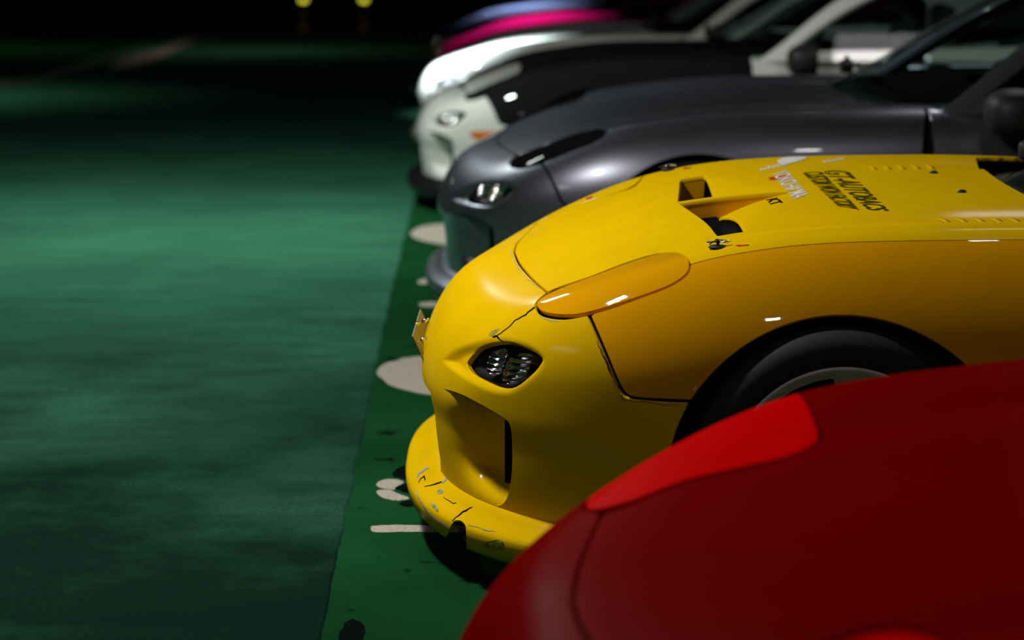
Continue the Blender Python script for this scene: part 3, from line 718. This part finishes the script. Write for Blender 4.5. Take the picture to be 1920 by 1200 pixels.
mark('painted_letter', [(770, 437), (785, 426), (815, 421), (845, 421), (860, 430, 1), (860, 450, 1), (840, 458), (800, 453), (778, 446)], mw)
mark('painted_bar', [(783, 527), (800, 521), (825, 519), (850, 520, 1), (850, 527, 1), (825, 529), (800, 532), (787, 532)], mw)
mark('painted_bar', [(786, 569), (800, 566), (820, 566), (840, 568, 1), (840, 573, 1), (820, 575), (800, 575), (788, 573)], mw)
mark('tar_stain', [(735, 890), (745, 878), (765, 872), (790, 874), (830, 880, 1), (830, 945, 1), (790, 948), (765, 950), (745, 944), (770, 938), (778, 930), (755, 922), (742, 914), (762, 903)], ms, .0008, 5, 2)
mark('tar_stain', [(636, 1190), (650, 1165), (665, 1160), (685, 1175), (680, 1200), (670, 1220), (640, 1215)], ms, .0008, 5, 3)

# ------------------------------------------------------------------ details of the yellow car
CARS['yellow'][('cover', 1)].material_slots[0].material = M['yellow']
YR = CARS['yellow']['root']; G_ = CARS['yellow']
BV = {}
def bvh(*keys):
    k = tuple(keys)
    if k not in BV:
        vs, fs = [], []
        for q in keys:
            me = PY[q]; o = len(vs); vs += [v.co.copy() for v in me.vertices]; fs += [tuple(i+o for i in p.vertices) for p in me.polygons]
        BV[k] = BVHTree.FromPolygons(vs, fs)
    return BV[k]
SK = bvh(('hood', 0), ('bumper', 0), ('fender', -1), ('cover', -1), ('cover', 1), ('fender', 1))
O_ = Vector(CAMP-np.array([AX, AY, 0]))
def cast(px, py, tree=None):
    d = Vector(FW+RT*(px-960)/F-UP*(py-600)/F).normalized(); r = (tree or SK).ray_cast(O_, d)
    return (r[0], r[1]) if r[0] is not None else (None, None)
def down(x, y):
    r = SK.ray_cast(Vector((x, y, 1.2)), Vector((0, 0, -1))); return r[0], r[1]
def decal(name, poly, m, parent, off=.0006, n=3, tree=None, sub=0):
    c = curve(poly, n) if n > 1 else np.array([p[:2] for p in poly], float)
    bm = bmesh.new(); vs = [bm.verts.new((a, b, 0)) for a, b in c]; bm.faces.new(vs)
    bmesh.ops.triangulate(bm, faces=bm.faces[:])
    if sub: bmesh.ops.subdivide_edges(bm, edges=bm.edges[:], cuts=sub, use_grid_fill=True)
    bad = []
    for v in bm.verts:
        p, nn = cast(v.co.x, v.co.y, tree)
        if p is None: bad.append(v); continue
        if nn.dot(p-O_) > 0: nn = -nn
        v.co = p+nn*off
    bmesh.ops.delete(bm, geom=bad, context='VERTS')
    return put(name, bmmesh(name, bm), m, parent)
def stroke(name, pts, wd, m, parent, off=.0006, n=4, tree=None):
    c = curve([p[:2] for p in pts], n, False); w_ = np.interp(np.linspace(0, 1, len(c)), np.linspace(0, 1, len(wd)), wd) if isinstance(wd, (list, tuple)) else np.full(len(c), wd)
    t = np.gradient(c, axis=0); t /= np.linalg.norm(t, axis=1)[:, None]+1e-9; nn_ = np.stack([-t[:, 1], t[:, 0]], 1)
    L = c+nn_*w_[:, None]/2; Rr = c-nn_*w_[:, None]/2; bm = bmesh.new(); rows = []
    for a, b in zip(L, Rr):
        r = []
        for q in (a, b):
            p, nn = cast(q[0], q[1], tree)
            if p is None: r = None; break
            if nn.dot(p-O_) > 0: nn = -nn
            r.append(bm.verts.new(p+nn*off))
        rows.append(r)
    for A, B in zip(rows, rows[1:]):
        if A and B: bm.faces.new((A[0], A[1], B[1], B[0]))
    return put(name, bmmesh(name, bm, True), m, parent)
def jit(pts, a, n=3):
    out = []
    for p, q in zip(pts, pts[1:]):
        for k in range(n):
            t = k/n; out.append((p[0]+(q[0]-p[0])*t+random.uniform(-a, a), p[1]+(q[1]-p[1])*t+random.uniform(-a, a)))
    return out+[pts[-1]]
# hood vents: ramps, walls and the dark duct under them
def ramp(sg):
    A, B, C = [np.array(q) for q in (VA, VB, VC)]
    n = 26; V = []; idx = {}; T = []
    for i in range(n+1):
        for j in range(n+1-i):
            a, b = i/n, j/n; c = 1-a-b
            x, y = (a*A+b*B+c*C)[:2]; z = (a*A+b*B+c*C)[2]
            o, _ = hit_z(x, y)
            d = .048*a**1.8; idx[i, j] = len(V); V.append((x, y, o-d))
    for i in range(n):
        for j in range(n-i):
            T.append((idx[i, j], idx[i+1, j], idx[i, j+1]))
            if (i+1, j+1) in idx: T.append((idx[i+1, j], idx[i+1, j+1], idx[i, j+1]))
    # rounded lip turned down along A-B
    base = [idx[i, n-i] for i in range(n+1)]; prev = base
    for dx, dz in ((-.003, -.001), (-.005, -.004), (-.005, -.008)):
        row = []
        for k in base: row.append(len(V)); V.append((V[k][0]+dx, V[k][1], V[k][2]+dz))
        for p, q, r, s_ in zip(prev, prev[1:], row[1:], row): T += [(p, q, r), (p, r, s_)]
        prev = row
    V = np.array(V); V[:, 1] = V[:, 1] if sg < 0 else 2*VENTC-V[:, 1]; return mk('vent_ramp', V, np.array(T))
def hit_z(x, y):
    P = np.array([[x, y, .5]]); D = np.array([[0, 0, 1.]]); return shoot(body_S, P, D, .6)[0, 2], None
def vwall(sg):
    V = []; T = []; n = 24
    A = VF1+np.array([-.002, 0, 0]); C = VC
    for i in range(n+1):
        t = i/n; x = A[0]+(C[0]-A[0])*t; z, _ = hit_z(x, RIB); dep = .044 if t < .33 else .046*(1-(t-.33)/.67)**1.8+.003
        V += [(x, RIB, z-.001), (x, RIB-.002, z-dep)]
    T = [(2*i, 2*i+1, 2*i+3) for i in range(n)]+[(2*i, 2*i+3, 2*i+2) for i in range(n)]
    for P0, P1 in ((VF1, VF2), (VF2, VB)):      # the front and outer edges are turned down too
        m = 14
        for i in range(m+1):
            q = P0+(P1-P0)*i/m; z, _ = hit_z(q[0], q[1]); V += [(q[0]-.001, q[1], z-.0025), (q[0]-.004, q[1]+(.0 if P0 is VF1 else -.003), z-.055)]
        b = len(V)-2*(m+1); T += [(b+2*i, b+2*i+1, b+2*i+3) for i in range(m)]+[(b+2*i, b+2*i+3, b+2*i+2) for i in range(m)]
    V = np.array(V); V[:, 1] = V[:, 1] if sg < 0 else 2*VENTC-V[:, 1]; return mk('vent_wall', V, np.array(T), False)
RAMPS = []
for sg in (-1, 1):
    rm = ramp(sg); RAMPS.append(rm); put('vent_ramp', rm, M['yellow'], YR); put('vent_wall', vwall(sg), M['amber'], YR)
def retree():
    vs, fs = [], []
    for me in [PY[('hood', 0)], PY[('bumper', 0)], PY[('fender', -1)], PY[('cover', -1)], PY[('cover', 1)], PY[('fender', 1)]]+RAMPS:
        o = len(vs); vs += [v.co.copy() for v in me.vertices]; fs += [tuple(i+o for i in p.vertices) for p in me.polygons]
    return BVHTree.FromPolygons(vs, fs)
SK = retree()
def vent_floor():
    bm = bmesh.new(); box(bm, (-.12, 0, .63), (.42, 1.06, .02))
    for k in range(30): box(bm, (-.30+k*.012, 0, .642), (.003, 1.0, .004))
    return bmmesh('engine_bay_grille', bm)
put('engine_bay_grille', vent_floor(), M['dark'], YR)
# seams, cracks, chips
stroke('bumper_crack', jit([(1003, 577), (985, 590), (966, 602), (948, 618), (934, 628), (927, 633)], .8), [2.6, 2.2, 1.6, 1.6, 2.0], M['crack'], G_['bumper'])
stroke('bumper_crack', jit([(924, 632), (931, 630), (937, 636), (944, 641)], .5), [2.5, 3.5, 2, 1.5], M['crack'], G_['bumper'])
decal('filler_patch', [(917, 628), (923, 621), (930, 618), (937, 616), (933, 622), (927, 627), (921, 631)], M['touchup'], G_['bumper'])
stroke('chipped_edge', jit([(958, 466), (958, 474), (963, 488), (972, 504), (985, 519), (1000, 532), (1012, 540)], .8), [.8, 1.4, 1, 1.6, 1.2, 1.6, .6], M['primer'], G_['bumper'])
stroke('chipped_edge', jit([(1012, 592), (1022, 598), (1035, 602), (1050, 604)], .3), [1, 1.3, .6], M['primer'], G_['bumper'])
stroke('bumper_crack', jit([(1119, 640), (1126, 656), (1134, 672), (1141, 690), (1150, 710), (1157, 724), (1163, 733)], .8), [.8, 2, 2.5, 3, 4, 4], M['crack'], G_['bumper'])
stroke('bare_edge', jit([(1129, 660), (1135, 672), (1142, 684), (1148, 696), (1153, 708)], 1), [5, 7, 5, 5, 1.5], M['primer'], G_['bumper'], .0009)
decal('chipped_edge', [(1158, 728), (1165, 730), (1170, 738), (1164, 741), (1159, 735)], M['primer'], G_['bumper'], .0009)
stroke('bumper_crack', jit([(1165, 740), (1168, 750), (1190, 752), (1220, 755), (1240, 758)], .6), [1.6, .8, .8, 1.2], M['crack'], G_['bumper'])
stroke('chipped_edge', jit([(1234, 758), (1245, 760), (1256, 759), (1264, 758), (1277, 759)], .4), [1, 2.4, 2, 1], M['primer'], G_['bumper'])
SPT = None
def sp_tree():
    me = MISC['splitter_chipped']; return BVHTree.FromPolygons([v.co.copy() for v in me.vertices], [tuple(p.vertices) for p in me.polygons])
SPT = sp_tree(); SP = G_['splitter']
for pts, wd, mm in (([(781, 898), (786, 888), (796, 881), (804, 877)], [1.5, 3, 3.5, 3], 'primer'), ([(785, 905), (790, 897), (796, 893), (797, 901)], [1, 2, 2.5], 'crack'),
                    ([(796, 912), (808, 910), (820, 906), (829, 904)], [1, 1.6, 2.6, 2], 'crack'), ([(829, 906), (835, 901), (838, 893)], [4, 3.5, 2], 'primer'),
                    ([(832, 932), (840, 938), (850, 944), (856, 943)], [1, 1.4, 1.2], 'crack'), ([(848, 976), (858, 968), (868, 960), (886, 951)], [1.2, 1.6, 2.4, 3, 1.2], 'crack'),
                    ([(878, 984), (895, 989), (910, 994), (930, 997)], [1.8, 1, 2.4, 1], 'touchup'), ([(780, 915), (785, 932), (800, 958), (822, 978), (842, 990)], [1, 1.5, 2.5, 3.5, 2.5], 'primer')):
    stroke('lip_scrape' if mm == 'primer' else 'lip_crack', jit(pts, .7), wd, M[mm], SP, .0008, 3, SPT)
decal('lip_scrape', [(820, 921), (826, 918), (831, 921), (829, 925), (823, 926)], M['primer'], SP, .0008, 3, SPT)
decal('touch_up_paint', [(808, 945), (815, 944), (822, 953), (821, 960), (814, 954)], M['touchup'], SP, .0014, 3, SPT, 2)
decal('touch_up_paint', [(905, 1018), (925, 1013), (943, 1014), (942, 1028), (920, 1030), (908, 1024)], M['touchup'], SP, .0014, 3, SPT, 3)
# lettering on the hood: reads from the far side to the near side, tops towards the windshield
def text(word, x0, y0, size, wx, m, name='lettering', shear=0, bold=.015):
    cu = bpy.data.curves.new(name, 'FONT'); cu.body = word; cu.size = 1; cu.shear = shear; cu.offset = bold
    tmp = bpy.data.objects.new('tmp', cu); COL.objects.link(tmp); dg = bpy.context.evaluated_depsgraph_get(); dg.update()
    me = bpy.data.meshes.new_from_object(tmp.evaluated_get(dg)); bpy.data.objects.remove(tmp); bpy.data.curves.remove(cu)
    bm = bmesh.new(); bm.from_mesh(me); bmesh.ops.triangulate(bm, faces=bm.faces[:])
    xs = [v.co.x for v in bm.verts]; ys = [v.co.y for v in bm.verts]; w0 = max(xs)-min(xs); h0 = max(ys)-min(ys); bad = []
    for v in bm.verts:
        u = (v.co.x-min(xs))/w0; t = (v.co.y-min(ys))/h0
        X, Y = wx(u, t)
        p, n = cast(X, Y)
        if p is None: bad.append(v); continue
        v.co = p+Vector((0, 0, .0011))
    bmesh.ops.delete(bm, geom=bad, context='VERTS')
    return put(name, bmmesh(name, bm), m, G_['hood'])
def quad(c00, c10, c11, c01):            # photo pixels of the text box corners: start-bottom, end-bottom, end-top, start-top
    P = [np.array(q, float) for q in (c00, c10, c11, c01)]
    def f_(u, t):
        r = P[0]*(1-u)*(1-t)+P[1]*u*(1-t)+P[2]*u*t+P[3]*(1-u)*t; return float(r[0]), float(r[1])
    return f_
text('VKT', 0, 0, 0, quad((1430, 369), (1446, 386), (1468, 380), (1452, 366)), M['text_black'], bold=.03)
text('YOKOHAMA', 0, 0, 0, quad((1446, 325), (1487, 375), (1518, 366), (1474, 318)), M['text_white'])
text('CUSTOM WON FACTORY', 0, 0, 0, quad((1503, 324), (1572, 389), (1612, 394), (1541, 322)), M['text_dark'], shear=.1, bold=.022)
text('GT-AUTOBACS', 0, 0, 0, quad((1541, 321), (1628, 395), (1668, 396), (1590, 320)), M['text_dark'], shear=.2, bold=.022)
decal('red_sticker', [(1440, 333, 1), (1478, 329, 1), (1486, 334, 1), (1444, 338, 1)], M['text_red'], G_['hood'], .0009, 1)
text('white', 0, 0, 0, quad((1422, 322), (1476, 310), (1470, 303), (1424, 316)), M['text_white'])
decal('white_sticker', [(1457, 302, 1), (1470, 296, 1), (1500, 294), (1515, 297, 1), (1490, 305), (1466, 310)], M['text_white'], G_['hood'], .0016, 2, None, 3)
text('Vision', 0, 0, 0, quad((1542, 307), (1584, 299), (1580, 295), (1540, 302)), M['text_white'])
def arrow(px, py, L, d=1): decal('red_arrow', [(px, py, 1), (px+L*.4, py-2.4, 1), (px+L*.38, py-1, 1), (px+L, py-2.2, 1), (px+L, py-.2, 1), (px+L*.4, py+.8, 1), (px+L*.42, py+2.2, 1)], M['text_red'], G_['hood'], .0009, 1)
arrow(1378, 461, 26); arrow(1280, 316, 16)
decal('red_mark', [(1098, 372, 1), (1110, 368, 1), (1112, 371, 1), (1100, 375, 1)], M['text_red'], G_['hood'], .0009, 1)
# hood pins
def hood_pin():
    bm = bmesh.new()
    bmesh.ops.create_cone(bm, cap_ends=True, segments=28, radius1=.020, radius2=.017, depth=.004, matrix=Matrix.Translation((0, 0, .002)))
    tube(bm, [(0, 0, 0), (0, 0, .015)], .0035, 12); me1 = bmmesh('base_plate', bm, True)
    bm = bmesh.new()
    tube(bm, [(-.024, .0, .010), (.022, .002, .012)], .0015, 8); tube(bm, [(-.024, 0, .010), (-.012, .011, .010), (.006, .010, .011), (.022, .002, .012)], .0015, 8)
    ring = [Vector((.016+.008*math.cos(t), .006+.008*math.sin(t), .013)) for t in np.linspace(0, 2*math.pi, 18)]; tube(bm, ring, .0013, 6, False)
    tube(bm, [(-.016, -.010, .007), (-.004, .004, .016), (.010, .014, .013)], .0015, 8)
    return me1, bmmesh('clip', bm, True)
hp = hood_pin()
p0, _ = cast(1346, 464)
for sg in (-1, 1):
    e = bpy.data.objects.new('hood_pin', None); COL.objects.link(e); e.parent = G_['hood']; e.empty_display_size = .02
    p, n = down(p0.x, abs(p0.y)*sg); e.location = p; e.rotation_euler = (0, 0, .3*sg)
    put('base_plate', hp[0], M['plastic'], YR).parent = None
    b_ = COL.objects[-1] if False else None
for o in list(COL.objects):
    if o.name.startswith('base_plate') and o.parent is None: bpy.data.objects.remove(o)
for o in [q for q in COL.objects if q.name.startswith('hood_pin')]:
    me = hp[1].copy(); loc = o.location.copy(); rot = o.rotation_euler.copy(); par = o.parent; bpy.data.objects.remove(o)
    e = put('hood_pin', hp[0], M['plastic'], par); e.location = loc; e.rotation_euler = rot
    c = put('clip', hp[1], M['chrome'], YR); c.parent = par; c.location = loc; c.rotation_euler = rot
# louvres and washer nozzles
def louvre():
    bm = bmesh.new(); L = [bm.verts.new(v) for v in ((0, -.04, -.001), (.006, .045, -.001), (.030, .040, -.001), (.026, -.040, -.001), (.004, .030, .0062), (.000, -.034, .0015))]
    for f_ in ((0, 5, 4, 1), (4, 5, 3, 2), (0, 3, 5), (1, 4, 2), (0, 1, 2, 3)): bm.faces.new([L[i] for i in f_])
    bmesh.ops.recalc_face_normals(bm, faces=bm.faces)
    bmesh.ops.bevel(bm, geom=[e for e in bm.edges], offset=.0015, segments=2, affect='EDGES')
    return bmmesh('louvre', bm, True)
LV = louvre()
for sg in (-1, 1):
    for k in range(5):
        px = 1759+k*33; p, n = cast(px, 414)
        if p is None: continue
        pp, n = down(p.x, -abs(p.y) if sg < 0 else abs(p.y)); o = put('louvre', LV, M['yellow'], G_['hood']); o.location = pp
        o.rotation_euler = (0, 0, math.radians(0)); o.scale = (1, sg, 1)
def nozzle():
    bm = bmesh.new(); bmesh.ops.create_uvsphere(bm, u_segments=16, v_segments=10, radius=.01)
    for v in bm.verts: v.co.x *= 1.3 if v.co.x < 0 else .9; v.co.y *= .7; v.co.z = max(v.co.z, -.002)*.75
    return bmmesh('washer_nozzle', bm, True)
NZ = nozzle()
for a, b in ((1752, 325), (1805, 361)):
    p, n = cast(a, b)
    if p is not None: o = put('washer_nozzle', NZ, M['plastic'], G_['hood']); o.location = p
# number plate on stand-off bolts in front of the nose
pl = bpy.data.objects.new('license_plate', None); COL.objects.link(pl); pl.parent = YR; pl.empty_display_size = .05
def at(px, py, Y): 
    d = FW+RT*(px-960)/F-UP*(py-600)/F; o = CAMP-np.array([AX, AY, 0]); t = (Y-o[1])/d[1]; return Vector(o+d*t)
A_, B_ = at(788, 580, .165), at(773, 630, -.165); C_ = at(815, 722, -.165); D_ = C_+(A_-B_)
bm = bmesh.new(); nrm = (B_-A_).cross(D_-A_).normalized(); ty = .0014
q1 = [bm.verts.new(p+nrm*ty) for p in (A_, B_, C_, D_)]; q2 = [bm.verts.new(p-nrm*ty) for p in (A_, B_, C_, D_)]
bm.faces.new(q1); bm.faces.new(q2[::-1])
for i in range(4): bm.faces.new((q1[i], q2[i], q2[(i+1) % 4], q1[(i+1) % 4]))
bmesh.ops.recalc_face_normals(bm, faces=bm.faces); bmesh.ops.bevel(bm, geom=bm.edges[:], offset=.0006, segments=1, affect='EDGES')
put('plate', bmmesh('plate', bm), M['plate'], pl)
for a, b, a2, b2, yy in ((779, 641, 797, 634, -.13), (781, 607, 802, 598, -.02)):
    bm = bmesh.new(); p, q = at(a, b, yy), at(a2+3, b2, yy); d = (q-p)
    tube(bm, [p, p+d*.15, p+d*.16, p+d*.5, p+d*.51, p+d*.8, p+d*.81, q], [.005, .005, .003, .003, .0055, .0055, .0035, .0035], 10); put('bolt', bmmesh('bolt', bm, True), M['chrome'], pl)
# amber side markers on the third car
def place_on(ax, ay, poly, nm, m, par, z=0):
    global O_; keep = O_; O_ = Vector(CAMP-np.array([ax, ay, z])); vs, fs = [], []
    for q in (('bumper', 0), ('fender', -1)):
        me = PG[q]; o = len(vs); vs += [v.co.copy() for v in me.vertices]; fs += [tuple(i+o for i in p.vertices) for p in me.polygons]
    r = decal(nm, poly, m, par, .004, 3, BVHTree.FromPolygons(vs, fs)); O_ = keep; return r
place_on(.49, 11.45, [(882, 248), (895, 246), (930, 247), (955, 248), (948, 258), (925, 262), (898, 261), (884, 255)], 'side_marker', M['amberlens'], CARS['third']['root'], FZ(11.45))

# ------------------------------------------------------------------ far end of the lane
def thing(name, label, cat, loc, group=None):
    o = bpy.data.objects.new(name, None); COL.objects.link(o); o.location = loc; o.empty_display_size = .1; return tag(o, label, cat, group)
M['stripe'] = noisify(mat('yellow_band', (.8, .45, .02), .4), 20, .2); M['glow'] = noisify(mat('amber_warning_light', (.8, .7, .05), .4, emit=(.9, .85, .05), es=1.6), 20, .1)
M['redp'] = noisify(mat('red_post_paint', (.55, .02, .01), .5), 20, .2)
for px, lab in ((570, 'left of two dark amber-banded guard posts at the far end of the lane'), (683, 'right of two dark amber-banded guard posts at the far end of the lane')):
    b = gpt(px, 66); t = thing('guard_post', lab, 'post', (b[0], b[1], b[2]), 'guard posts with amber bands')
    bm = bmesh.new(); tube(bm, [(0, 0, 0), (0, 0, .8)], .045, 20); put('pole', bmmesh('pole', bm, True), M['plastic'], t)
    bm = bmesh.new(); tube(bm, [(0, 0, 0), (0, 0, .02)], [.09, .08], 24); put('base', bmmesh('base', bm, True), M['plastic'], t)
    for z, h in ((.06, .16), (.30, .06)):
        bm = bmesh.new(); tube(bm, [(0, 0, z), (0, 0, z+h)], .048, 20); put('band', bmmesh('band', bm, True), M['stripe'], t)
    bm = bmesh.new(); tube(bm, [(0, 0, .49), (0, 0, .545)], .052, 20); put('warning_light', bmmesh('warning_light', bm, True), M['glow'], t)
b = gpt(10, 54); t = thing('delineator_post', 'red flexible post on a round base at the far left', 'post', (b[0], b[1], b[2]))
bm = bmesh.new(); tube(bm, [(0, 0, .03), (0, 0, .75)], [.045, .03], 20); put('pole', bmmesh('pole', bm, True), M['redp'], t)
bm = bmesh.new(); tube(bm, [(0, 0, 0), (0, 0, .03), (0, 0, .06)], [.15, .14, .05], 28); put('base', bmmesh('base', bm, True), M['redp'], t)
bm = bmesh.new(); b = gpt(60, 35); box(bm, (b[0]+.05, b[1]+.3, 1.35), (.28, .5, 2.7), bev=.02); o = put('wall_pillar', bmmesh('wall_pillar', bm), noisify(mat('pale_concrete', (.12, .12, .12), .9), 5, .3)); tag(o, kind='structure')
mark('painted_line', [(200, 132, 1), (235, 108), (300, 92), (345, 72), (372, 70, 1), (360, 80), (310, 103), (262, 120), (225, 130, 1)], mw, .006, 4, .3)
mg = noisify(mat('olive_lane_paint', (.05, .11, .02), .7), 8, .5)
mark('painted_line', [(-20, 150, 1), (60, 145), (130, 125), (215, 100, 1), (225, 108, 1), (120, 140), (40, 160), (-20, 170, 1)], mg, .006, 4, .3)

def place_hood(ax, ay, poly, nm, m, par, z=0):
    global O_; keep = O_; O_ = Vector(CAMP-np.array([ax, ay, z])); vs, fs = [], []
    for q in (('bumper', 0), ('hood', 0), ('fender', -1), ('cover', -1)):
        me = PG[q]; o = len(vs); vs += [v.co.copy() for v in me.vertices]; fs += [tuple(i+o for i in p.vertices) for p in me.polygons]
    r = decal(nm, poly, m, par, .007, 3, BVHTree.FromPolygons(vs, fs), 2); O_ = keep; return r
place_hood(.49, 11.45, [(884, 176, 1), (925, 158), (965, 142), (976, 131), (971, 122), (940, 130), (905, 144), (866, 160, 1)], 'hood_edge_trim', M['white'], CARS['third']['root'], FZ(11.45))
decal('vent_nick', [(1159, 341, 1), (1167, 341, 1), (1165, 351, 1)], M['crack'], CARS['yellow'][('cover', 1)], .001, 1)
